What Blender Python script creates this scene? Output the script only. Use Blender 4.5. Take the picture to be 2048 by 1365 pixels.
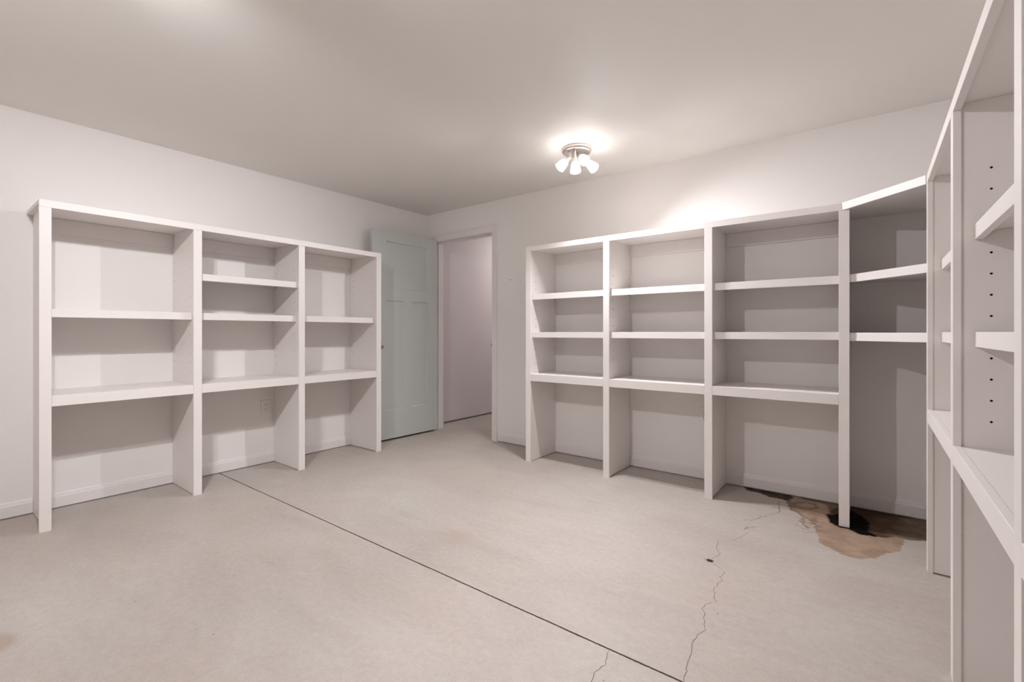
import bpy, bmesh, math, random
from mathutils import Vector, noise, Matrix
random.seed(7)
PI = math.pi
SC = bpy.context.scene
for o in list(bpy.data.objects):
    bpy.data.objects.remove(o, do_unlink=True)
COL = SC.collection

# ------------------------------------------------------------------ camera, world, exposure
FPX = 935.0
TH = math.atan(722.0 / 935.0)
cam = bpy.data.cameras.new('camera')
cam.sensor_width = 36.0
cam.lens = FPX / 2048.0 * 36.0
cam.shift_y = -17.5 / 2048.0
cam.clip_start = 0.02
camo = bpy.data.objects.new('camera', cam)
camo.location = (0, 0, 1.06)
camo.rotation_euler = (PI / 2, 0, TH)
COL.objects.link(camo)
SC.camera = camo

world = bpy.data.worlds.new('world')
world.use_nodes = True
world.node_tree.nodes['Background'].inputs[0].default_value = (0.9, 0.95, 1.0, 1)
world.node_tree.nodes['Background'].inputs[1].default_value = 0.3
SC.world = world
SC.view_settings.view_transform = 'Standard'
SC.view_settings.look = 'None'
SC.view_settings.gamma = 1
SC.view_settings.use_curve_mapping = False
SC.view_settings.exposure = 0.30
BULB_W = 34.0          # watts of each bulb
SHADE_E = 9.5         # glow of the frosted glass
BULB_C = (0.96, 0.96, 1.0)

# ------------------------------------------------------------------ dimensions (metres)
CEIL = 2.345
WXL, WXR, WYB, WYF = -3.893, 0.605, 3.512, -0.95
LX, BY, RX = -3.475, 3.118, 0.19

# ------------------------------------------------------------------ material helpers
def mat(name, color, rough=0.6, metal=0.0, spec=0.5, bump=0.0, bscale=300.0, vary=0.0, vscale=2.0):
    m = bpy.data.materials.new(name); m.use_nodes = True
    nt = m.node_tree; b = nt.nodes['Principled BSDF']
    b.inputs['Base Color'].default_value = (*color, 1)
    b.inputs['Roughness'].default_value = rough
    b.inputs['Metallic'].default_value = metal
    b.inputs['Specular IOR Level'].default_value = spec
    tc = nt.nodes.new('ShaderNodeTexCoord')
    if vary:
        n = nt.nodes.new('ShaderNodeTexNoise'); n.inputs['Scale'].default_value = vscale
        n.inputs['Detail'].default_value = 4
        nt.links.new(tc.outputs['Object'], n.inputs['Vector'])
        mx = nt.nodes.new('ShaderNodeMix'); mx.data_type = 'RGBA'
        mx.inputs[6].default_value = (*[c * (1 - vary) for c in color], 1)
        mx.inputs[7].default_value = (*[min(1, c * (1 + vary)) for c in color], 1)
        nt.links.new(n.outputs['Fac'], mx.inputs[0]); nt.links.new(mx.outputs[2], b.inputs['Base Color'])
    if bump:
        n = nt.nodes.new('ShaderNodeTexNoise'); n.inputs['Scale'].default_value = bscale
        n.inputs['Detail'].default_value = 3
        nt.links.new(tc.outputs['Object'], n.inputs['Vector'])
        bp = nt.nodes.new('ShaderNodeBump'); bp.inputs['Strength'].default_value = bump
        bp.inputs['Distance'].default_value = 0.001
        nt.links.new(n.outputs['Fac'], bp.inputs['Height']); nt.links.new(bp.outputs['Normal'], b.inputs['Normal'])
    return m

M = {}
M['wall'] = mat('wall_paint', (0.875, 0.835, 0.805), 0.7, spec=0.3, bump=0.25, bscale=260, vary=0.012)
M['ceil'] = mat('ceiling_paint', (0.87, 0.84, 0.80), 0.6, spec=0.35, bump=0.2, bscale=220, vary=0.015)
M['hall'] = mat('hall_paint', (0.74, 0.685, 0.69), 0.6, spec=0.3, bump=0.2, vary=0.02)
M['wood'] = mat('white_shelf_paint', (0.87, 0.82, 0.79), 0.42, spec=0.4, bump=0.18, bscale=140, vary=0.02, vscale=5)
M['trim'] = mat('trim_paint', (0.84, 0.79, 0.77), 0.38, spec=0.4, bump=0.05, bscale=120, vary=0.015, vscale=5)
M['sage'] = mat('sage_door_paint', (0.57, 0.60, 0.57), 0.33, spec=0.5, bump=0.08, bscale=150, vary=0.012)
M['nickel'] = mat('brushed_nickel', (0.66, 0.60, 0.56), 0.32, metal=0.9, bump=0.05, bscale=500)
M['knob'] = mat('aged_nickel', (0.55, 0.47, 0.40), 0.2, metal=1.0)
M['plate'] = mat('ivory_plastic', (0.86, 0.83, 0.80), 0.35)
M['dark'] = mat('dark_void', (0.02, 0.015, 0.012), 0.9)
M['hole'] = mat('raw_drilled_wood', (0.10, 0.055, 0.03), 0.9)
M['crack'] = mat('crack_dirt', (0.11, 0.075, 0.055), 0.95, vary=0.4, vscale=40)
M['rust'] = mat('rusty_crack_dirt', (0.19, 0.115, 0.07), 0.95, vary=0.5, vscale=60)
M['clay'] = mat('clay_smear', (0.36, 0.29, 0.23), 0.95, vary=0.2, vscale=60)
M['crust'] = mat('pale_grit', (0.36, 0.32, 0.29), 0.95, vary=0.3, vscale=90)
M['pin'] = mat('metal_pin', (0.25, 0.17, 0.13), 0.4, metal=0.8)
M['joint'] = mat('joint_dirt', (0.20, 0.145, 0.11), 0.95, vary=0.5, vscale=50)

def glow_material():
    m = bpy.data.materials.new('frosted_lit_glass'); m.use_nodes = True
    b = m.node_tree.nodes['Principled BSDF']
    b.inputs['Base Color'].default_value = (0.95, 0.93, 0.9, 1)
    b.inputs['Roughness'].default_value = 0.3
    b.inputs['Emission Color'].default_value = (1.0, 0.965, 0.94, 1)
    b.inputs['Emission Strength'].default_value = SHADE_E
    return m
M['glow'] = glow_material()
M['dome'] = M['glow'].copy(); M['dome'].name = 'hall_fill_glass'
M['dome'].node_tree.nodes['Principled BSDF'].inputs['Emission Strength'].default_value = 42  # glow of the added fill lamp in the passage
def bulb_material():
    m = bpy.data.materials.new('lit_bulb'); m.use_nodes = True
    b = m.node_tree.nodes['Principled BSDF']
    b.inputs['Emission Color'].default_value = (1.0, 0.95, 0.9, 1)
    b.inputs['Emission Strength'].default_value = 20
    return m
M['bulb'] = bulb_material()

def floor_material():
    m = bpy.data.materials.new('stained_concrete'); m.use_nodes = True
    nt = m.node_tree; N = nt.nodes; L = nt.links; b = N['Principled BSDF']
    tc = N.new('ShaderNodeTexCoord')
    def nz(scale, detail=5, rough=0.55, sx=1.0, sy=1.0, rot=0.0, dist=0.0):
        mp = N.new('ShaderNodeMapping'); mp.inputs['Scale'].default_value = (sx, sy, 1)
        mp.inputs['Rotation'].default_value = (0, 0, rot)
        L.new(tc.outputs['Object'], mp.inputs['Vector'])
        n = N.new('ShaderNodeTexNoise'); n.inputs['Scale'].default_value = scale
        n.inputs['Detail'].default_value = detail; n.inputs['Roughness'].default_value = rough
        n.inputs['Distortion'].default_value = dist
        L.new(mp.outputs['Vector'], n.inputs['Vector']); return n
    def ramp(src, stops):
        r = N.new('ShaderNodeValToRGB'); cr = r.color_ramp
        cr.elements[0].position, cr.elements[0].color = stops[0][0], (*stops[0][1], 1)
        cr.elements[1].position, cr.elements[1].color = stops[-1][0], (*stops[-1][1], 1)
        for p, c in stops[1:-1]:
            e = cr.elements.new(p); e.color = (*c, 1)
        L.new(src, r.inputs['Fac']); return r.outputs['Color']
    def mix(mode, fac, a, c):
        x = N.new('ShaderNodeMix'); x.data_type = 'RGBA'; x.blend_type = mode
        if isinstance(fac, float): x.inputs[0].default_value = fac
        else: L.new(fac, x.inputs[0])
        for s, v in ((6, a), (7, c)):
            if isinstance(v, tuple): x.inputs[s].default_value = (*v, 1)
            else: L.new(v, x.inputs[s])
        return x.outputs[2]
    base = ramp(nz(0.9, 4).outputs['Fac'], [(0.3, (0.475, 0.42, 0.38)), (0.5, (0.51, 0.455, 0.415)), (0.7, (0.535, 0.50, 0.465))])
    # long trowel sweeps
    sw = ramp(nz(1.6, 6, 0.62, 0.7, 1.7, 0.5, 1.6).outputs['Fac'], [(0.25, (0.915, 0.90, 0.89)), (0.55, (1, 1, 1)), (0.8, (1.03, 1.035, 1.04))])
    base = mix('MULTIPLY', 1.0, base, sw)
    sw2 = ramp(nz(9, 7, 0.7, 0.6, 1.6, -0.5, 1.5).outputs['Fac'], [(0.3, (0.965, 0.96, 0.955)), (0.65, (1.02, 1.02, 1.02))])
    base = mix('MULTIPLY', 1.0, base, sw2)
    # faint reddish clay scuffs
    red = ramp(nz(1.3, 7, 0.7, 1.0, 1.4, 0.3, 0.6).outputs['Fac'], [(0.53, (0, 0, 0)), (0.70, (0.6, 0.6, 0.6))])
    base = mix('MIX', red, base, (0.50, 0.405, 0.355))
    fine = ramp(nz(220, 2).outputs['Fac'], [(0.3, (0.90, 0.90, 0.90)), (0.7, (1.07, 1.07, 1.07))])
    base = mix('MULTIPLY', 1.0, base, fine)
    grit = ramp(nz(38, 6, 0.75).outputs['Fac'], [(0.3, (0.90, 0.895, 0.89)), (0.65, (1.04, 1.04, 1.04))])
    base = mix('MULTIPLY', 1.0, base, grit)
    # sparse pits and specks
    v = N.new('ShaderNodeTexVoronoi'); v.inputs['Scale'].default_value = 11
    L.new(tc.outputs['Object'], v.inputs['Vector'])
    sp = ramp(v.outputs['Distance'], [(0.0, (1, 1, 1)), (0.025, (1, 1, 1)), (0.05, (0, 0, 0))])
    sel = N.new('ShaderNodeSeparateColor'); L.new(v.outputs['Color'], sel.inputs[0])
    gt = N.new('ShaderNodeMath'); gt.operation = 'GREATER_THAN'; gt.inputs[1].default_value = 0.68
    L.new(sel.outputs[0], gt.inputs[0])
    mu = N.new('ShaderNodeMath'); mu.operation = 'MULTIPLY'; L.new(gt.outputs[0], mu.inputs[0]); L.new(sp, mu.inputs[1])
    base = mix('MIX', mu.outputs[0], base, (0.26, 0.19, 0.155))
    # small rusty blot by the near left
    vd = N.new('ShaderNodeVectorMath'); vd.operation = 'DISTANCE'; vd.inputs[1].default_value = (-2.36, 0.17, 0)
    ds = nz(14, 4); ad = N.new('ShaderNodeMath'); ad.operation = 'MULTIPLY_ADD'; ad.inputs[1].default_value = 0.09
    L.new(tc.outputs['Object'], vd.inputs[0]); L.new(ds.outputs['Fac'], ad.inputs[0]); L.new(vd.outputs['Value'], ad.inputs[2])
    bl = ramp(ad.outputs[0], [(0.10, (0.6, 0.6, 0.6)), (0.135, (0, 0, 0))])
    base = mix('MIX', bl, base, (0.36, 0.27, 0.19))
    # reddish boot scuff in the middle of the room
    vd2 = N.new('ShaderNodeVectorMath'); vd2.operation = 'DISTANCE'; vd2.inputs[1].default_value = (-1.69, 1.77, 0)
    L.new(tc.outputs['Object'], vd2.inputs[0])
    ad2 = N.new('ShaderNodeMath'); ad2.operation = 'MULTIPLY_ADD'; ad2.inputs[1].default_value = 0.45
    L.new(nz(9, 5, 0.6, 0.5, 2.6, 0.95).outputs['Fac'], ad2.inputs[0]); L.new(vd2.outputs['Value'], ad2.inputs[2])
    bl2 = ramp(ad2.outputs[0], [(0.22, (0.5, 0.5, 0.5)), (0.36, (0, 0, 0))])
    base = mix('MIX', bl2, base, (0.45, 0.335, 0.27))
    # the water stain lives in the slab's own colour attribute
    at = N.new('ShaderNodeAttribute'); at.attribute_name = 'stain'
    tint = ramp(nz(26, 8, 0.78, 0.5, 2.0, 0.4, 1.0).outputs['Fac'], [(0.3, (0.62, 0.60, 0.58)), (0.7, (1.25, 1.23, 1.2))])
    st = mix('MULTIPLY', 1.0, at.outputs['Color'], tint)
    base = mix('MIX', at.outputs['Alpha'], base, st)
    L.new(base, b.inputs['Base Color'])
    b.inputs['Roughness'].default_value = 0.62
    so = N.new('ShaderNodeMath'); so.operation = 'MULTIPLY_ADD'; so.inputs[1].default_value = -0.33; so.inputs[2].default_value = 0.35
    L.new(at.outputs['Alpha'], so.inputs[0]); L.new(so.outputs[0], b.inputs['Specular IOR Level'])
    bp = N.new('ShaderNodeBump'); bp.inputs['Strength'].default_value = 0.35; bp.inputs['Distance'].default_value = 0.0015
    L.new(nz(60, 6, 0.7).outputs['Fac'], bp.inputs['Height']); L.new(bp.outputs['Normal'], b.inputs['Normal'])
    return m
M['floor'] = floor_material()

# ------------------------------------------------------------------ mesh helpers
def box(bm, x0, x1, y0, y1, z0, z1, mi=0):
    x0, x1 = sorted((x0, x1)); y0, y1 = sorted((y0, y1)); z0, z1 = sorted((z0, z1))
    v = [bm.verts.new(p) for p in ((x0,y0,z0),(x1,y0,z0),(x1,y1,z0),(x0,y1,z0),(x0,y0,z1),(x1,y0,z1),(x1,y1,z1),(x0,y1,z1))]
    for q in ((3,2,1,0),(4,5,6,7),(0,1,5,4),(1,2,6,5),(2,3,7,6),(3,0,4,7)):
        bm.faces.new([v[i] for i in q]).material_index = mi

def prism(bm, pts, z0, z1):
    """vertical prism over a counter-clockwise xy outline"""
    a = [bm.verts.new((x, y, z0)) for x, y in pts]; b = [bm.verts.new((x, y, z1)) for x, y in pts]
    bm.faces.new(a[::-1]); bm.faces.new(b)
    n = len(pts)
    for i in range(n): bm.faces.new((a[i], a[(i+1) % n], b[(i+1) % n], b[i]))

def lathe(bm, prof, seg=32, mtx=None, smooth=True, mi=0):
    """profile of (r, z) turned about z"""
    rings = []
    for r, z in prof:
        ring = []
        if r < 1e-6:
            p = Vector((0, 0, z)); ring = [bm.verts.new(mtx @ p if mtx else p)]
        else:
            for i in range(seg):
                a = 2*PI*i/seg; p = Vector((r*math.cos(a), r*math.sin(a), z))
                ring.append(bm.verts.new(mtx @ p if mtx else p))
        rings.append(ring)
    for A, B in zip(rings, rings[1:]):
        for i in range(seg):
            j = (i+1) % seg
            if len(A) == 1 and len(B) == 1: continue
            if len(A) == 1: f = bm.faces.new((A[0], B[j], B[i]))
            elif len(B) == 1: f = bm.faces.new((A[i], A[j], B[0]))
            else: f = bm.faces.new((A[i], A[j], B[j], B[i]))
            f.smooth = smooth; f.material_index = mi

def obj(name, bm, m, parent=None, bevel=0.0, recalc=True):
    if recalc: bmesh.ops.recalc_face_normals(bm, faces=bm.faces)
    me = bpy.data.meshes.new(name); bm.to_mesh(me); bm.free()
    for x in (m if isinstance(m, (list, tuple)) else [m]): me.materials.append(x)
    o = bpy.data.objects.new(name, me); COL.objects.link(o)
    if parent: o.parent = parent
    if bevel:
        b = o.modifiers.new('edge', 'BEVEL'); b.width = bevel; b.segments = 2; b.limit_method = 'ANGLE'
    return o

def tag(o, label=None, cat=None, group=None, kind=None):
    if label: o['label'] = label
    if cat: o['category'] = cat
    if group: o['group'] = group
    if kind: o['kind'] = kind
    return o

def empty(name, loc=(0, 0, 0), rz=0.0):
    o = bpy.data.objects.new(name, None); o.empty_display_size = 0.1
    o.location = loc; o.rotation_euler = (0, 0, rz); COL.objects.link(o); return o

def boxes(name, lst, m, parent=None, bevel=0.0):
    bm = bmesh.new()
    for b in lst: box(bm, *b)
    return obj(name, bm, m, parent, bevel)

def copy_tree(o, parent=None):
    c = o.copy(); COL.objects.link(c); c.parent = parent
    for ch in o.children: copy_tree(ch, c)
    return c

# ------------------------------------------------------------------ room shell
T = 0.12
JL, JR, JZ = -3.768, -2.960, 2.036          # jamb faces and head of the doorway
HY, HX0, HX1, HY1 = WYB + T, -3.935, -2.75, 5.9
tag(boxes('wall_left', [(WXL-T, WXL, WYF-T, WYB, 0, CEIL)], M['wall']), 'plain white painted wall behind the left bookcase', 'wall', kind='structure')
tag(boxes('wall_back', [(WXL-T, JL-0.02, WYB, HY, 0, CEIL), (JR+0.02, WXR+T, WYB, HY, 0, CEIL), (JL-0.02, JR+0.02, WYB, HY, JZ+0.02, CEIL)], M['wall']),
    'plain white painted wall with the doorway, behind the four-bay shelving', 'wall', kind='structure')
tag(boxes('wall_right', [(WXR, WXR+T, WYF-T, WYB, 0, CEIL)], M['wall']), 'white wall behind the shelving at the right edge', 'wall', kind='structure')
tag(boxes('wall_front', [(WXL, WXR, WYF-T, WYF, 0, CEIL)], M['wall']), 'white wall behind the camera', 'wall', kind='structure')
tag(boxes('ceiling', [(WXL-T, WXR+T, WYF-T, HY1+T, CEIL, CEIL+0.1)], M['ceil']), 'smooth off-white painted ceiling', 'ceiling', kind='structure')
tag(boxes('wall_hall_left', [(HX0-T, HX0, HY, HY1, 0.019, CEIL)], M['hall']), 'pale lilac-grey wall of the passage seen through the doorway', 'wall', kind='structure')
tag(boxes('wall_hall_right', [(HX1, HX1+T, HY, HY1, 0, CEIL)], M['hall']), 'right wall of the passage beyond the doorway', 'wall', kind='structure')
tag(boxes('wall_hall_end', [(HX0-T, HX1+T, HY1, HY1+T, 0, CEIL)], M['hall']), 'end wall of the passage beyond the doorway', 'wall', kind='structure')

# ---- floor: one slab with a sawn control joint and a water stain
TAN = [(-0.432, 3.371), (-0.393, 3.233), (-0.34, 3.168), (-0.3, 3.116), (-0.255, 3.038), (-0.23, 2.898), (-0.215, 2.814), (-0.184, 2.783), (-0.125, 2.73), (-0.093, 2.722), (-0.051, 2.724), (-0.018, 2.755), (0.015, 2.781), (0.038, 2.849), (0.065, 2.882), (0.104, 2.938), (0.117, 3.036), (0.126, 3.114), (0.215, 3.161), (0.3, 3.2), (0.3, 3.533), (-0.414, 3.53)]
WET = [(-0.113, 3.54), (0.32, 3.54), (0.30, 3.20), (0.216, 3.166), (0.15, 3.125), (0.091, 3.131), (0.037, 3.075), (-0.012, 3.097), (-0.032, 3.058), (-0.058, 3.054), (-0.097, 3.094), (-0.146, 3.097), (-0.189, 3.14), (-0.216, 3.264), (-0.198, 3.374), (-0.163, 3.462), (-0.166, 3.54)]
BLACK = [(-0.216, 3.264), (-0.159, 3.317), (-0.108, 3.443), (-0.045, 3.358), (-0.013, 3.259), (-0.02, 3.122), (0.029, 3.076), (-0.037, 3.055), (-0.058, 3.054), (-0.097, 3.094), (-0.146, 3.097), (-0.189, 3.14)]
MOLD = [(-0.721, 3.53), (-0.418, 3.53), (-0.398, 3.453), (-0.422, 3.379), (-0.522, 3.38), (-0.587, 3.423), (-0.677, 3.447)]
MOLD2 = [(-0.418, 3.53), (0.061, 3.531), (0.078, 3.453), (-0.013, 3.401), (-0.109, 3.384), (-0.181, 3.328), (-0.227, 3.443), (-0.31, 3.46)]
RING = [(-0.34, 3.42), (-0.277, 3.415), (-0.266, 3.342), (-0.318, 3.301), (-0.376, 3.308), (-0.397, 3.354)]
HALO = [(-0.365, 3.167), (-0.3, 3.116), (-0.257, 3.053), (-0.226, 2.901), (-0.255, 2.925), (-0.297, 2.989), (-0.327, 3.051)]

def signed(poly, x, y):
    """distance to an outline, positive inside"""
    ins = False; d = 9.0; n = len(poly)
    for i in range(n):
        x0, y0 = poly[i]; x1, y1 = poly[(i+1) % n]
        if (y0 > y) != (y1 > y) and x < (x1-x0)*(y-y0)/(y1-y0)+x0: ins = not ins
        dx, dy = x1-x0, y1-y0; t = max(0, min(1, ((x-x0)*dx+(y-y0)*dy)/(dx*dx+dy*dy+1e-12)))
        d = min(d, math.hypot(x-x0-t*dx, y-y0-t*dy))
    return d if ins else -d
def sstep(a, b, v):
    t = max(0.0, min(1.0, (v-a)/(b-a))); return t*t*(3-2*t)
def lerp3(a, b, t): return tuple(a[i]+(b[i]-a[i])*t for i in range(3))
def fbm(x, y, s, k=0.0):
    return sum(noise.noise(Vector((x*s*2**o, y*s*2**o, k+o*7.3)))*0.5**o for o in range(4))
def stain(x, y):
    jx = x + 0.012*fbm(x, y, 24, 1); jy = y + 0.012*fbm(x, y, 24, 9)
    col, a = (0.30, 0.205, 0.15), 0.0
    f = fbm(x, y, 9, 3)
    s = signed(HALO, jx, jy); a = max(a, 0.30*sstep(-0.004, 0.02, s))
    s = signed(TAN, jx, jy)
    if s > -0.03:
        k = sstep(-0.006, 0.004, s)
        a = max(a, 0.85*k)
        rim = sstep(0.03, 0.006, s)*k
        col = lerp3((0.43, 0.295, 0.205), (0.27, 0.165, 0.105), max(0, min(1, 0.35+1.5*f))*0.55 + 0.35*rim*(y > 2.95 and x < -0.2))
        s2 = signed(RING, jx, jy); band = math.exp(-(s2/0.012)**2)
        col = lerp3(col, (0.10, 0.06, 0.04), 0.75*band)
        edge = math.exp(-((s-0.012)/0.007)**2)*(y > 3.15)
        col = lerp3(col, (0.13, 0.085, 0.06), 0.6*edge)
    s = signed(WET, jx, jy)
    if s > -0.03:
        k = sstep(-0.008, 0.006, s)
        wc = lerp3((0.21, 0.16, 0.11), (0.09, 0.047, 0.026), max(0, min(1, sstep(0.22, 0.02, x)+0.7*f)))
        wc = tuple(max(0.02, v) for v in wc)
        col = lerp3(col, wc, k); a = max(a, k*0.97)
    for P, c, q in ((MOLD, (0.06, 0.036, 0.016) if fbm(x, y, 22, 6) > 0.05 else (0.022, 0.014, 0.009), 0.93), (MOLD2, (0.075, 0.04, 0.024), 0.8)):
        s = signed(P, jx, jy)
        if s > -0.03:
            k = sstep(-0.010, 0.012, s+0.02*f)*q
            col = lerp3(col, c, k) if a > 0.05 else c; a = max(a, k)
    s = signed(BLACK, x+0.012*fbm(x, y, 40, 2), y+0.012*fbm(x, y, 40, 5))
    if s > -0.02:
        k = sstep(-0.006, 0.006, s); col = lerp3(col, (0.006, 0.004, 0.003), k); a = max(a, k)
    # ragged clay line where the damp dried out, left of the patch
    d = math.hypot(x+0.28, (y-3.06)*0.45)
    k = sstep(0.09, 0.02, d)*sstep(0.0, 0.12, fbm(x, y, 40, 8))
    col = lerp3(col, (0.16, 0.075, 0.05), k*0.8); a = max(a, k*0.8)
    return (*col, a)

def build_floor():
    bm = bmesh.new(); lay = bm.verts.layers.float_color.new('stain')
    JY = 1.4355
    cache = {}
    def V(x, y, z=0.0, c=(1, 1, 1, 0)):
        v = bm.verts.new((x, y, z)); v[lay] = c; return v
    def rect(x0, x1, y0, y1, z=0.0): bm.faces.new([V(x0, y0, z), V(x1, y0, z), V(x1, y1, z), V(x0, y1, z)])
    gx0, gx1, gy0, gy1 = -0.80, 0.32, 2.66, WYB + 0.02
    X0, X1 = WXL-T, WXR+T
    # fine patch carrying the stain
    nx, ny = 240, 190
    g = [[None]*(nx+1) for _ in range(ny+1)]
    for j in range(ny+1):
        for i in range(nx+1):
            x = gx0+(gx1-gx0)*i/nx; y = gy0+(gy1-gy0)*j/ny
            g[j][i] = V(x, y, 0, stain(x, y))
    for j in range(ny):
        for i in range(nx): bm.faces.new((g[j][i], g[j][i+1], g[j+1][i+1], g[j+1][i]))
    # joint edges: slightly ragged
    n = 700; e0 = []; e1 = []; f0 = []; f1 = []
    for i in range(n+1):
        x = X0+(X1-X0)*i/n
        w0 = 0.0034 + 0.0016*max(0, fbm(x, 0, 9, 4)) + 0.0012*noise.noise(Vector((x*90, 1, 0)))
        w1 = 0.0034 + 0.0016*max(0, fbm(x, 0, 9, 14)) + 0.0012*noise.noise(Vector((x*90, 5, 0)))
        yc = JY + 0.0015*noise.noise(Vector((x*3, 0, 2)))
        e0.append(V(x, yc-w0)); e1.append(V(x, yc+w1)); f0.append(V(x, yc-0.0022, -0.007)); f1.append(V(x, yc+0.0022, -0.007))
    a, b = V(X0, WYF-T), V(X1, WYF-T)
    bm.faces.new([a, b] + e0[::-1])
    c, d = V(X1, gy0), V(X0, gy0)
    bm.faces.new(e1 + [c, d])
    jf = []
    for i in range(n):
        jf.append(bm.faces.new((e0[i], e0[i+1], f0[i+1], f0[i])))
        jf.append(bm.faces.new((f0[i], f0[i+1], f1[i+1], f1[i])))
        jf.append(bm.faces.new((f1[i], f1[i+1], e1[i+1], e1[i])))
    for f in jf: f.material_index = 1
    rect(X0, gx0, gy0, gy1); rect(gx1, X1, gy0, gy1); rect(X0, X1, gy1, HY1+T)
    # underside so that the slab has its thickness
    rect(X0, X1, WYF-T, HY1+T, -0.12)
    return obj('floor', bm, [M['floor'], M['joint']], recalc=False)
fl = tag(build_floor(), 'worn pale concrete floor with a sawn joint, cracks and a brown water stain', 'floor', kind='structure')

def ribbon(name, lines, w, m, parent, z=0.0004, jit=0.25):
    """hairline cracks: thin dirt-filled strips with ragged width"""
    bm = bmesh.new()
    for pts in lines:
        P = []
        for (x0, y0), (x1, y1) in zip(pts, pts[1:]):
            k = max(1, int(math.hypot(x1-x0, y1-y0)/0.008))
            for i in range(k):
                t = i/k; P.append(Vector((x0+(x1-x0)*t, y0+(y1-y0)*t)) + (Vector((random.uniform(-1, 1), random.uniform(-1, 1)))*0.0012 if i else Vector((0, 0))))
        P.append(Vector(pts[-1]))
        prev = None
        for i, p in enumerate(P):
            d = (P[min(i+1, len(P)-1)] - P[max(i-1, 0)]); nn = Vector((-d.y, d.x)).normalized() if d.length else Vector((1, 0))
            ww = w*(1+random.uniform(-jit, jit))*0.5*(0.4 if i in (0, len(P)-1) else 1)
            cur = (bm.verts.new((p.x+nn.x*ww, p.y+nn.y*ww, z)), bm.verts.new((p.x-nn.x*ww, p.y-nn.y*ww, z)))
            if prev: bm.faces.new((prev[0], prev[1], cur[1], cur[0]))
            prev = cur
    return obj(name, bm, m, parent)
c1 = [(-0.469, 3.334), (-0.449, 3.238), (-0.446, 3.194), (-0.436, 3.169), (-0.442, 3.116), (-0.472, 3.065), (-0.496, 3.007), (-0.509, 3.012), (-0.513, 2.967), (-0.537, 2.913), (-0.561, 2.897), (-0.585, 2.878)]
c1b = [(-0.481, 3.193), (-0.459, 3.21), (-0.444, 3.191)]
c1c = [(-0.442, 3.116), (-0.414, 3.11), (-0.384, 3.108)]
c2 = [(-0.523, 2.726), (-0.544, 2.619), (-0.567, 2.565)]
c2b = [(-0.5, 2.834), (-0.523, 2.8), (-0.545, 2.778), (-0.548, 2.744)]
c3 = [(-0.622, 2.526), (-0.61, 2.434), (-0.595, 2.402), (-0.578, 2.381), (-0.579, 2.355), (-0.591, 2.321), (-0.598, 2.292)]
c4 = [(-0.593, 2.272), (-0.582, 2.265), (-0.56, 2.244), (-0.536, 2.225), (-0.518, 2.21)]
c5 = [(-0.518, 2.213), (-0.518, 2.19), (-0.524, 2.149), (-0.508, 2.13), (-0.519, 2.092), (-0.513, 2.071), (-0.522, 2.04), (-0.514, 2.014), (-0.507, 2.007), (-0.502, 1.965), (-0.487, 1.946), (-0.518, 1.898), (-0.516, 1.881), (-0.52, 1.862), (-0.5, 1.838), (-0.499, 1.809), (-0.487, 1.785), (-0.486, 1.767), (-0.474, 1.743), (-0.471, 1.737), (-0.487, 1.691), (-0.483, 1.674), (-0.488, 1.654), (-0.488, 1.636), (-0.474, 1.583), (-0.471, 1.535), (-0.466, 1.5), (-0.459, 1.489), (-0.461, 1.464), (-0.453, 1.439)]
c6 = [(-0.694, 1.433), (-0.693, 1.413), (-0.68, 1.373), (-0.673, 1.359), (-0.682, 1.343), (-0.68, 1.332), (-0.687, 1.306), (-0.679, 1.287), (-0.676, 1.269), (-0.668, 1.237), (-0.646, 1.213)]
tag(ribbon('crack', [c1, c1b], 0.0034, M['rust'], fl, jit=0.55), 'brown-edged crack running out from the water stain')
ribbon('crack', [c1c, c2], 0.0018, M['rust'], fl)
ribbon('crack', [c2b, [(-0.548, 2.80), (-0.535, 2.765)]], 0.007, M['clay'], fl, jit=0.8)
ribbon('crack', [c3, c4], 0.0017, M['crack'], fl)
ribbon('crack', [c5], 0.0016, M['crack'], fl)
ribbon('crack', [c6], 0.0015, M['crack'], fl)
ribbon('crack', [[(-3.879, 4.37), (-3.648, 4.338), (-3.3, 4.30)]], 0.003, M['crack'], fl)
def blot(name, pts, m, z):
    bm = bmesh.new(); P = []
    n = len(pts)
    for i in range(n):
        x0, y0 = pts[i]; x1, y1 = pts[(i+1) % n]
        for k in range(4):
            t = k/4; P.append((x0+(x1-x0)*t+random.uniform(-.0015, .0015), y0+(y1-y0)*t+random.uniform(-.0015, .0015)))
    bm.faces.new([bm.verts.new((x, y, z)) for x, y in P])
    o = obj(name, bm, m, fl)
    return o
blot('chipped_edge', [(-0.628, 2.279), (-0.605, 2.298), (-0.578, 2.286), (-0.587, 2.261), (-0.609, 2.256)], M['crust'], 0.0003)
tag(blot('chip_hole', [(-0.616, 2.279), (-0.608, 2.287), (-0.592, 2.288), (-0.583, 2.279), (-0.588, 2.266), (-0.604, 2.264)], M['dark'], 0.0007), 'small dark chip in the concrete on the crack')

# ---- baseboards
BBP = [(0.0, 0.008), (0.0, 0.090), (0.005, 0.090), (0.0075, 0.085), (0.0075, 0.080), (0.0105, 0.077), (0.0105, 0.072), (0.0135, 0.069), (0.0135, 0.008)]
def baseboard(name, segs, fn, label):
    bm = bmesh.new()
    for a, b in segs:
        A = [bm.verts.new(fn(a, d, z)) for d, z in BBP]; B = [bm.verts.new(fn(b, d, z)) for d, z in BBP]
        bm.faces.new(A); bm.faces.new(B[::-1])
        for i in range(len(BBP)):
            j = (i+1) % len(BBP); bm.faces.new((A[i], B[i], B[j], A[j]))
    return tag(obj(name, bm, M['trim']), label, 'baseboard', kind='structure')

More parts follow.
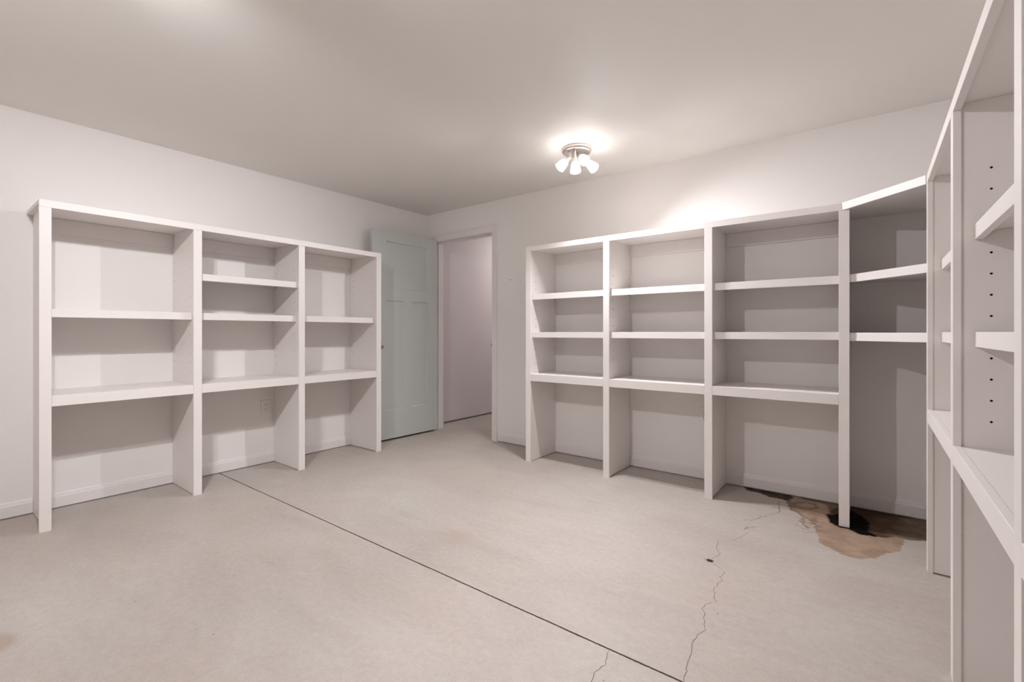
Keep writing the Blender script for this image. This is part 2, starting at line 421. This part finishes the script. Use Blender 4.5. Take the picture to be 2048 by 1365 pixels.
# ------------------------------------------------------------------ bookcases
TOPZ, TF0, TB0 = 1.765, 1.725, 1.744      # top edge, underside of the facing strip, underside of the top board
CZ0, CZ1 = 0.662, 0.719                    # counter facing strip
PW, PT = 0.048, 0.034                      # face post width, panel thickness
FT = 0.019                                 # facing thickness
HOLES = [0.798+0.0619*k for k in range(13)]
HR, HC = 0.0034, 0.009

def drilled_face(bm, u, v0, v1, z0, z1, cols, rows, sgn):
    """one broad face of a panel (at x = u) with real blind holes; sgn = outward direction"""
    vs = [v0]
    for c in cols: vs += [c-HC, c+HC]
    vs.append(v1)
    def quad(ps, mi=0):
        f = bm.faces.new([bm.verts.new(p) for p in (ps if sgn > 0 else ps[::-1])]); f.material_index = mi
    for i in range(len(vs)-1):
        a, b = vs[i], vs[i+1]
        if i % 2 == 0:
            quad([(u, a, z0), (u, b, z0), (u, b, z1), (u, a, z1)]); continue
        z = z0
        for r in rows:
            quad([(u, a, z), (u, b, z), (u, b, r-HC), (u, a, r-HC)]); z = r+HC
            cv, cz = (a+b)/2, r
            sq = [(cv+HC, cz), (cv+HC, cz+HC), (cv, cz+HC), (cv-HC, cz+HC), (cv-HC, cz), (cv-HC, cz-HC), (cv, cz-HC), (cv+HC, cz-HC)]
            oc = [(cv+HR*math.cos(k*PI/4), cz+HR*math.sin(k*PI/4)) for k in range(8)]
            dd = u - sgn*0.009
            for k in range(8):
                l = (k+1) % 8
                quad([(u, *sq[k]), (u, *sq[l]), (u, *oc[l]), (u, *oc[k])])
                quad([(u, *oc[k]), (u, *oc[l]), (dd, *oc[l]), (dd, *oc[k])], 1)
            quad([(dd, *p) for p in oc], 1)
        quad([(u, a, z), (u, b, z), (u, b, z1), (u, a, z1)])

def panel(parent, name, u0, u1, v0, v1, z0, z1, lo=True, hi=True):
    bm = bmesh.new(); cols = [0.083, 0.368]
    v = {}
    def Q(*ps): bm.faces.new([bm.verts.new(p) for p in ps])
    Q((u0, v0, z0), (u1, v0, z0), (u1, v0, z1), (u0, v0, z1))
    Q((u1, v1, z0), (u0, v1, z0), (u0, v1, z1), (u1, v1, z1))
    Q((u0, v1, z0), (u1, v1, z0), (u1, v0, z0), (u0, v0, z0))
    Q((u0, v0, z1), (u1, v0, z1), (u1, v1, z1), (u0, v1, z1))
    if hi: drilled_face(bm, u1, v0, v1, z0, z1, cols, HOLES, 1)
    else: Q((u1, v0, z0), (u1, v1, z0), (u1, v1, z1), (u1, v0, z1))
    if lo: drilled_face(bm, u0, v0, v1, z0, z1, cols, HOLES, -1)
    else: Q((u0, v1, z0), (u0, v0, z0), (u0, v0, z1), (u0, v1, z1))
    return obj(name, bm, [M['wood'], M['hole']], parent, recalc=False)

def shelf_pins(parent, u0, u1, zb, back=0.368):
    for u, s in ((u0, 1), (u1, -1)):
        for v in (0.083, back):
            bm = bmesh.new()
            lathe(bm, [(0, 0), (0.003, 0), (0.003, 0.011), (0, 0.011)], 10, Matrix.Translation((u-s*0.004, v, zb-0.003)) @ Matrix.Rotation(s*PI/2, 4, 'Y'))
            obj('shelf_pin', bm, M['pin'], parent)

def bookcase(name, loc, rz, posts, depth, shelves, ends=('closed', 'closed'), label='', mitre=0.0):
    """posts: centres along local x; depth: front to wall; shelves: per bay [(z0, z1, setback)]"""
    root = empty(name, loc, rz); tag(root, label, 'bookcase')
    n = len(posts); pan = []
    for i, c in enumerate(posts):
        boxes('face_post', [(c-PW/2, c+PW/2, 0, FT, 0, TF0)], M['wood'], root, 0.0012)
        end = (i == 0 and ends[0] == 'closed', i == n-1 and ends[1] == 'closed')
        if end[0]: a, b = c+PW/2-0.0215, c+PW/2-0.004
        elif end[1]: a, b = c-PW/2+0.007, c-PW/2+0.026
        else: a, b = c-PT/2, c+PT/2
        pan.append((a, b))
        panel(root, 'side_panel' if (i in (0, n-1)) else 'divider_panel', a, b, FT+0.0005, depth-0.001, 0.004, TB0-0.0005, lo=i > 0, hi=i < n-1)
    x0, x1 = posts[0]-PW/2, posts[-1]+PW/2
    boxes('top_facing', [(x0, x1-mitre, 0, FT, TF0+0.0003, TOPZ)], M['wood'], root, 0.0012)
    boxes('top_board', [(x0, x1, FT+0.0003, depth-0.001, TB0, TOPZ-0.0005)], M['wood'], root, 0.0008)
    for i in range(n-1):
        a, b = pan[i][1], pan[i+1][0]
        pa, pb = posts[i]+PW/2, posts[i+1]-PW/2
        ct = boxes('counter', [(a+0.0005, b-0.0005, FT+0.0004, depth-0.001, CZ1-0.019, CZ1-0.0005)], M['wood'], root, 0.0008)
        boxes('counter_facing', [(pa+0.0003, pb-0.0003, 0.0002, FT, CZ0, CZ1)], M['wood'], ct, 0.0014)
        boxes('counter_cleat', [(a+0.001, b-0.001, depth-0.019, depth-0.001, CZ1-0.055, CZ1-0.0195)], M['wood'], ct, 0.0008)
        boxes('back_cleat', [(a+0.001, b-0.001, depth-0.019, depth-0.001, 1.652, TB0-0.0008)], M['wood'], root, 0.0012)
        for z0, z1, sb in shelves[i]:
            sh = boxes('shelf', [(a+0.002, b-0.002, sb+FT+0.0003, depth-0.003, z1-0.019, z1-0.0003)], M['wood'], root, 0.0008)
            boxes('shelf_facing', [(a+0.002, b-0.002, sb, sb+FT, z0, z1)], M['wood'], sh, 0.0014)
            shelf_pins(sh, a, b, z1-0.0193)
    return root

LPOST = [0.450, 1.158, 1.858, 2.566]
S1 = (1.142, 1.188, 0.048)
bookcase('bookcase', (LX, 0, 0), PI/2, LPOST, LX-WXL,
         [[S1], [(1.401, 1.446, 0.024), S1], [S1]],
         label='white three-bay bookcase on the left wall, open above and below a counter')
BPOST = [-2.241, -1.541, -0.830, -0.1245]
SB = [(1.327, 1.373, 0.03), (1.017, 1.061, 0.03)]
bookcase('bookcase', (0, BY, 0), 0, BPOST, WYB-BY, [SB, SB, SB], ends=('closed', 'open'), mitre=0.0345,
         label='white three-bay bookcase along the back wall right of the doorway')
RPOST = [0.0, 0.825, 1.645, 2.465]
SR = [(1.333, 1.378, 0.047), (1.017, 1.061, 0.047)]
bookcase('bookcase', (RX, 2.774, 0), -PI/2, RPOST, WXR-RX, [SR, SR, SR], ends=('open', 'closed'), mitre=0.0,
         label='white bookcase at the right edge, nearest the camera, with drilled side panels')

# ---- diagonal corner shelves between the back and the right bookcase
def corner_unit():
    root = empty('corner_shelves', (0.05, 3.1, 0)); tag(root, 'white corner shelves with slanted fronts joining the back and right bookcases', 'shelf')
    ox, oy = -0.05, -3.1
    xa = BPOST[-1]+PT/2; yb = 2.774+PT/2
    def diag_strip(name, ax, ay, bx, by, z0, z1, par):
        d = Vector((bx-ax, by-ay)).normalized(); nrm = Vector((-d.y, d.x)) * FT
        bm = bmesh.new()
        prism(bm, [(x+ox, y+oy) for x, y in ((ax, ay), (bx, by), (bx+nrm.x, by+nrm.y), (ax+nrm.x, ay+nrm.y))], z0, z1)
        return obj(name, bm, M['wood'], par, 0.0014)
    def slab(name, ax, ay, bx, by, z0, z1, par, x0, y0):
        d = Vector((bx-ax, by-ay)).normalized(); nrm = Vector((-d.y, d.x)) * (FT+0.0004)
        bm = bmesh.new()
        prism(bm, [(x+ox, y+oy) for x, y in ((x0, ay+nrm.y+0.0), (ax+nrm.x, ay+nrm.y), (bx+nrm.x, by+nrm.y), (bx+nrm.x, y0), (WXR-0.002, y0), (WXR-0.002, WYB-0.002), (x0, WYB-0.002))], z0, z1)
        return obj(name, bm, M['wood'], par, 0.0008)
    for z0, z1 in ((1.333, 1.376), (1.013, 1.058)):
        ax, ay, bx, by = xa+0.026, 3.136, RX+0.059, 2.794
        sh = slab('shelf', ax, ay, bx, by, z1-0.019, z1-0.0003, root, xa+0.001, yb+0.001)
        diag_strip('shelf_facing', ax, ay, bx, by, z0, z1, sh)
        bm = bmesh.new(); box(bm, xa+0.0005+ox, xa+0.0255+ox, 3.1365+oy, 3.156+oy, z0, z1)
        obj('shelf_end_strip', bm, M['wood'], sh)
    # the top board, its slanted facing lapping over the last post
    ax, ay, bx, by = -0.134, BY-0.0025, RX-0.003, 2.796
    d = Vector((bx-ax, by-ay)).normalized(); nrm = Vector((-d.y, d.x)) * FT
    bm = bmesh.new()
    x0 = BPOST[-1]+PW/2+0.001
    prism(bm, [(x+ox, y+oy) for x, y in ((x0, BY+0.020), (RX+0.020, 2.800), (WXR-0.002, 2.800), (WXR-0.002, WYB-0.002), (x0, WYB-0.002))], TB0, TOPZ-0.001)
    top = obj('top_board', bm, M['wood'], root, 0.0008)
    diag_strip('top_facing', ax-0.0*nrm.x, ay, bx, by, TF0+0.0003, TOPZ+0.0015, top)
    return root
corner_unit()

LB = [(WYF+0.001, LPOST[0]+PW/2-0.0225)]
bx0 = [(LPOST[0]+PW/2-0.004), LPOST[1]+PT/2, LPOST[2]+PT/2]
bx1 = [LPOST[1]-PT/2, LPOST[2]-PT/2, LPOST[3]-PW/2+0.007]
for a, b in zip(bx0, bx1): LB.append((a+0.001, b-0.001))
LB.append((LPOST[3]-PW/2+0.027, WYB-0.001))
baseboard('baseboard_left', LB, lambda t, d, z: (WXL+d, t, z), 'low white moulded baseboard along the left wall')
BB = [(-2.874, BPOST[0]+PW/2-0.0225), (BPOST[0]+PW/2-0.003, BPOST[1]-PT/2-0.001), (BPOST[1]+PT/2+0.001, BPOST[2]-PT/2-0.001), (BPOST[2]+PT/2+0.001, BPOST[3]-PT/2-0.001), (BPOST[3]+PT/2+0.001, WXR-0.001)]
baseboard('baseboard_back', BB, lambda t, d, z: (t, WYB-d, z), 'low white moulded baseboard along the back wall')
RB = [(2.774+PT/2+0.001, WYB-0.015)]
for i in range(3):
    a = 2.774-RPOST[i]-PT/2-0.001; b = 2.774-RPOST[i+1]+(PT/2+0.001 if i < 2 else PW/2-0.006)
    RB.append((b, a))
RB.append((WYF+0.001, 2.774-RPOST[3]-PW/2-0.001))
baseboard('baseboard_right', RB, lambda t, d, z: (WXR-d, t, z), 'low white moulded baseboard along the right wall')
baseboard('baseboard_front', [(WXL+0.015, WXR-0.015)], lambda t, d, z: (t, WYF+d, z), 'low white moulded baseboard behind the camera')

# ------------------------------------------------------------------ doorway: casing, jamb, door
def casing(ysurf, sgn):
    prof = [(0, 0), (0, 0.009), (0.004, 0.012), (0.018, 0.013), (0.020, 0.010), (0.026, 0.010), (0.028, 0.013), (0.048, 0.015), (0.051, 0.019), (0.063, 0.020), (0.067, 0.017), (0.067, 0)]
    xl, xr, zt = JL+0.006, JR-0.006, JZ-0.0
    xl, xr, zt = JL-0.006, JR+0.006, JZ+0.006
    bm = bmesh.new(); rows = []
    for path in (0, 1, 2, 3):
        row = []
        for w, d in prof:
            x, z = ((xl-w, 0.0), (xl-w, zt+w), (xr+w, zt+w), (xr+w, 0.0))[path]
            row.append(bm.verts.new((x, ysurf+sgn*(d+0.0003), z)))
        rows.append(row)
    for A, B in zip(rows, rows[1:]):
        for i in range(len(prof)):
            j = (i+1) % len(prof); bm.faces.new((A[i], B[i], B[j], A[j]))
    bm.faces.new(rows[0]); bm.faces.new(rows[-1][::-1])
    return bm
tag(obj('trim_1', casing(WYB, -1), M['trim']), 'stepped white casing around the open doorway', 'door casing', kind='structure')
tag(obj('trim_2', casing(HY, 1), M['trim']), 'white casing on the passage side of the doorway', 'door casing', kind='structure')
jb = boxes('trim_3', [(JL-0.018, JL, WYB-0.0, HY, 0, JZ+0.018), (JR, JR+0.018, WYB, HY, 0, JZ+0.018), (JL, JR, WYB, HY, JZ, JZ+0.018),
                 (JL, JL+0.011, WYB+0.040, WYB+0.075, 0, JZ), (JR-0.011, JR, WYB+0.040, WYB+0.075, 0, JZ), (JL+0.011, JR-0.011, WYB+0.040, WYB+0.075, JZ-0.011, JZ)], M['trim'], bevel=0.001)
tag(jb, 'white door jamb with stop lining the doorway', 'door jamb', kind='structure')
boxes('strike_plate', [(JR-0.0015, JR+0.001, WYB+0.004, WYB+0.033, 0.905, 0.965), (JR-0.006, JR, WYB-0.006, WYB+0.005, 0.918, 0.952)], M['knob'], jb, 0.0005)

def door():
    W, TH_, Z0, Z1 = 0.800, 0.035, 0.020, 2.046
    hx, hy = -3.7165, 3.4885
    root = empty('door_1', (hx, hy, 0), math.atan2(2.692-hy, -3.738-hx))
    # local x runs from the hinge to the free edge, local y = -: towards the room? (rot ~ -91 deg): +y points to +X
    tag(root, 'sage green three-panel door standing open against the left wall', 'door', kind='structure')
    rects = [(0.137, 0.648, 1.490, 1.945), (0.130, 0.330, 0.302, 1.370), (0.440, 0.648, 0.302, 1.370)]
    bm = bmesh.new()
    xs = sorted({0, W, *[r[0] for r in rects], *[r[1] for r in rects]}); zs = sorted({Z0, Z1, *[r[2] for r in rects], *[r[3] for r in rects]})
    for y, s in ((0.0, 1), (-TH_, -1)):
        def Q(ps): bm.faces.new([bm.verts.new(p) for p in (ps if s < 0 else ps[::-1])])
        for i in range(len(xs)-1):
            for j in range(len(zs)-1):
                cx, cz = (xs[i]+xs[i+1])/2, (zs[j]+zs[j+1])/2
                if any(r[0] < cx < r[1] and r[2] < cz < r[3] for r in rects): continue
                Q([(xs[i], y, zs[j]), (xs[i+1], y, zs[j]), (xs[i+1], y, zs[j+1]), (xs[i], y, zs[j+1])])
        for a, b, c, d in rects:
            q = [(a, c, 0), (b, c, 0), (b, d, 0), (a, d, 0)]; k1, k2 = 0.0035, 0.006
            rings = [[(a+e, c+e), (b-e, c+e), (b-e, d-e), (a+e, d-e)] for e in (0, k1, k2)]
            ys = [y, y-s*0.0100, y-s*0.0105]
            for r in range(2):
                for k in range(4):
                    l = (k+1) % 4
                    Q([(rings[r][k][0], ys[r], rings[r][k][1]), (rings[r][l][0], ys[r], rings[r][l][1]), (rings[r+1][l][0], ys[r+1], rings[r+1][l][1]), (rings[r+1][k][0], ys[r+1], rings[r+1][k][1])])
            Q([(p[0], ys[2], p[1]) for p in rings[2]])
    def E(ps): bm.faces.new([bm.verts.new(p) for p in ps])
    E([(0, 0, Z0), (0, 0, Z1), (0, -TH_, Z1), (0, -TH_, Z0)]); E([(W, 0, Z0), (W, -TH_, Z0), (W, -TH_, Z1), (W, 0, Z1)])
    E([(0, 0, Z1), (W, 0, Z1), (W, -TH_, Z1), (0, -TH_, Z1)]); E([(0, 0, Z0), (0, -TH_, Z0), (W, -TH_, Z0), (W, 0, Z0)])
    bmesh.ops.remove_doubles(bm, verts=bm.verts, dist=1e-5)
    lf = obj('door_leaf', bm, M['sage'], root, 0.0012)
    for s in (1, -1):
        bm = bmesh.new(); y0 = 0.0 if s > 0 else -TH_
        mt = Matrix.Translation((W-0.062, y0, 0.930)) @ Matrix.Rotation(-s*PI/2, 4, 'X')
        lathe(bm, [(0, 0), (0.031, 0), (0.032, 0.004), (0.028, 0.009), (0.014, 0.012), (0.011, 0.022), (0.012, 0.030), (0.022, 0.036), (0.0285, 0.045), (0.0285, 0.053), (0.023, 0.061), (0.010, 0.065), (0, 0.0655)], 32, mt)
        tag(obj('door_knob', bm, M['knob'], root), 'round tarnished metal door knob')
    for z in (0.25, 1.05, 1.85):
        bm = bmesh.new()
        lathe(bm, [(0, -0.045), (0.006, -0.045), (0.006, 0.045), (0, 0.045)], 14, Matrix.Translation((-0.007, -0.030, z)))
        box(bm, 0-0.0015, 0.0, -0.032, -0.002, z-0.044, z+0.044)
        obj('hinge', bm, M['nickel'], root)
    boxes('latch_plate', [(W, W+0.0012, -TH_+0.006, -0.006, 0.90, 0.96)], M['knob'], root)
door()
bm = bmesh.new(); lathe(bm, [(0, 0.002), (0.0045, 0.002), (0.005, 0.0)], 12, Matrix.Translation((-2.730, WYB, 1.560)) @ Matrix.Rotation(PI/2, 4, 'X'))
tag(obj('wall_anchor', bm, M['pin']), 'tiny screw anchor left in the wall between doorway and back bookcase', 'screw')

# ------------------------------------------------------------------ outlets
def outlet(loc, rz, label):
    root = empty('wall_outlet', loc, rz); tag(root, label, 'outlet')
    boxes('cover_plate', [(-0.035, 0.035, -0.006, 0, -0.057, 0.057)], M['plate'], root, 0.0025)
    for zc in (0.020, -0.020):
        bm = bmesh.new(); n = 24; P = []
        for i in range(n):
            a = 2*PI*i/n; P.append((0.0165*math.cos(a), max(-0.0145, min(0.0145, 0.0185*math.sin(a)))))
        A = [bm.verts.new((x, -0.0060, zc+z)) for x, z in P]; B = [bm.verts.new((x, -0.0085, zc+z)) for x, z in P]
        bm.faces.new(B)
        for i in range(n): bm.faces.new((A[i], A[(i+1) % n], B[(i+1) % n], B[i]))
        rc = obj('receptacle', bm, M['plate'], root, 0.0005)
        bm = bmesh.new()
        box(bm, -0.0075, -0.0055, -0.0089, -0.0084, zc+0.000, zc+0.009); box(bm, 0.0055, 0.0075, -0.0089, -0.0084, zc+0.001, zc+0.008)
        lathe(bm, [(0, 0.0089), (0.0026, 0.0089), (0.0026, 0.0084)], 12, Matrix.Translation((0, 0, zc-0.0075)) @ Matrix.Rotation(PI/2, 4, 'X'))
        obj('slots', bm, M['dark'], rc)
    bm = bmesh.new(); lathe(bm, [(0, 0.0078), (0.003, 0.0072), (0.0032, 0.006)], 12, Matrix.Rotation(PI/2, 4, 'X'))
    obj('screw', bm, M['plate'], root)
    return root
outlet((WXL, 1.775, 0.455), PI/2, 'ivory duplex outlet on the wall inside the left bookcase, lower middle bay')
outlet((-0.960, WYB, 0.458), 0, 'ivory duplex outlet on the back wall, half hidden by a bookcase post')

# ------------------------------------------------------------------ ceiling lights
R2 = Vector((0.791, 0.611, 0)); F2 = Vector((-0.611, 0.791, 0)); UP = Vector((0, 0, 1))
def tube(bm, p0, p1, r, seg=12):
    d = p1-p0; q = d.to_track_quat('Z', 'Y').to_matrix().to_4x4()
    lathe(bm, [(0, 0), (r, 0), (r, d.length), (0, d.length)], seg, Matrix.Translation(p0) @ q, smooth=True)
def ceiling_light(loc, label, rz=0.0, power=1.0, sp=1.0):
    root = empty('ceiling_light', loc, rz); tag(root, label, 'ceiling light')
    bm = bmesh.new()
    lathe(bm, [(0, 0), (0.100, 0), (0.102, -0.004), (0.100, -0.024), (0.094, -0.031), (0.086, -0.032), (0.080, -0.028), (0, -0.026)], 48)
    obj('canopy', bm, M['nickel'], root)
    # arm root on the canopy, knuckle, direction of the shade
    specs = [((-0.052, -0.035), (-0.055, -0.045, -0.078), (-0.62*sp, -0.15, -0.74)),
             ((-0.020, -0.060), (-0.024, -0.075, -0.088), (0.04, -0.12, -0.98)),
             ((0.006, 0.010), (0.026, -0.012, -0.056), (0.12*sp, -0.75*sp, -0.62)),
             ((0.060, 0.012), (0.058, -0.005, -0.080), (0.48*sp, -0.46, -0.74))]
    for (ar, af), (kr, kf, kz), dd in specs:
        root_p = R2*ar+F2*af+UP*-0.027; kn = R2*kr+F2*kf+UP*kz
        d = (R2*dd[0]+F2*dd[1]+UP*dd[2]).normalized()
        bm = bmesh.new(); tube(bm, root_p, kn, 0.0055)
        bmesh.ops.create_uvsphere(bm, u_segments=16, v_segments=10, radius=0.011, matrix=Matrix.Translation(kn))
        arm = obj('arm', bm, M['nickel'], root)
        q = Matrix.Translation(kn) @ d.to_track_quat('Z', 'Y').to_matrix().to_4x4()
        bm = bmesh.new(); lathe(bm, [(0, 0.0), (0.012, 0.002), (0.015, 0.010), (0.0155, 0.030), (0.019, 0.034), (0.019, 0.037), (0, 0.037)], 24, q)
        obj('socket', bm, M['nickel'], arm)
        bm = bmesh.new()
        lathe(bm, [(0.014, 0.037), (0.020, 0.038), (0.0250, 0.046), (0.0305, 0.068), (0.0355, 0.106), (0.0335, 0.106), (0.028, 0.070), (0.022, 0.050), (0.014, 0.042)], 32, q)
        obj('glass_shade', bm, M['glow'], arm)
        bm = bmesh.new(); lathe(bm, [(0, 0.040), (0.010, 0.041), (0.013, 0.046), (0.013, 0.052), (0.008, 0.058), (0, 0.060)], 20, q)
        obj('bulb', bm, M['bulb'], arm)
        ld = bpy.data.lights.new('bulb_light', 'POINT'); ld.energy = BULB_W * power; ld.color = BULB_C; ld.shadow_soft_size = 0.012
        lo = bpy.data.objects.new('bulb_light', ld); lo.location = kn + d*(0.062 if dd[1] < -0.7 else 0.076); COL.objects.link(lo); lo.parent = root
    return root
ceiling_light((-1.640, 2.865, CEIL), 'round nickel ceiling light with four lit glass shades near the back wall', 0.0, 1.3, 1.12)
ceiling_light((-1.640, 0.215, CEIL), 'matching four-shade ceiling light over the near half, beyond the top of the frame', PI, 1.25, 1.7)
def hall_fill_dome(loc, label):  # unseen lamp, added to brighten the passage beyond the doorway
    root = empty('ceiling_light', loc); tag(root, label, 'ceiling light')
    bm = bmesh.new(); lathe(bm, [(0, 0), (0.13, 0), (0.132, -0.006), (0.128, -0.022), (0, -0.022)], 40)
    obj('canopy', bm, M['nickel'], root)
    bm = bmesh.new(); lathe(bm, [(0.122, -0.0222), (0.120, -0.04), (0.10, -0.065), (0.06, -0.083), (0, -0.09)], 40)
    obj('glass_shade', bm, M['dome'], root)
hall_fill_dome((-3.35, 5.2, CEIL), 'added dome light brightening the passage beyond the doorway, out of view')
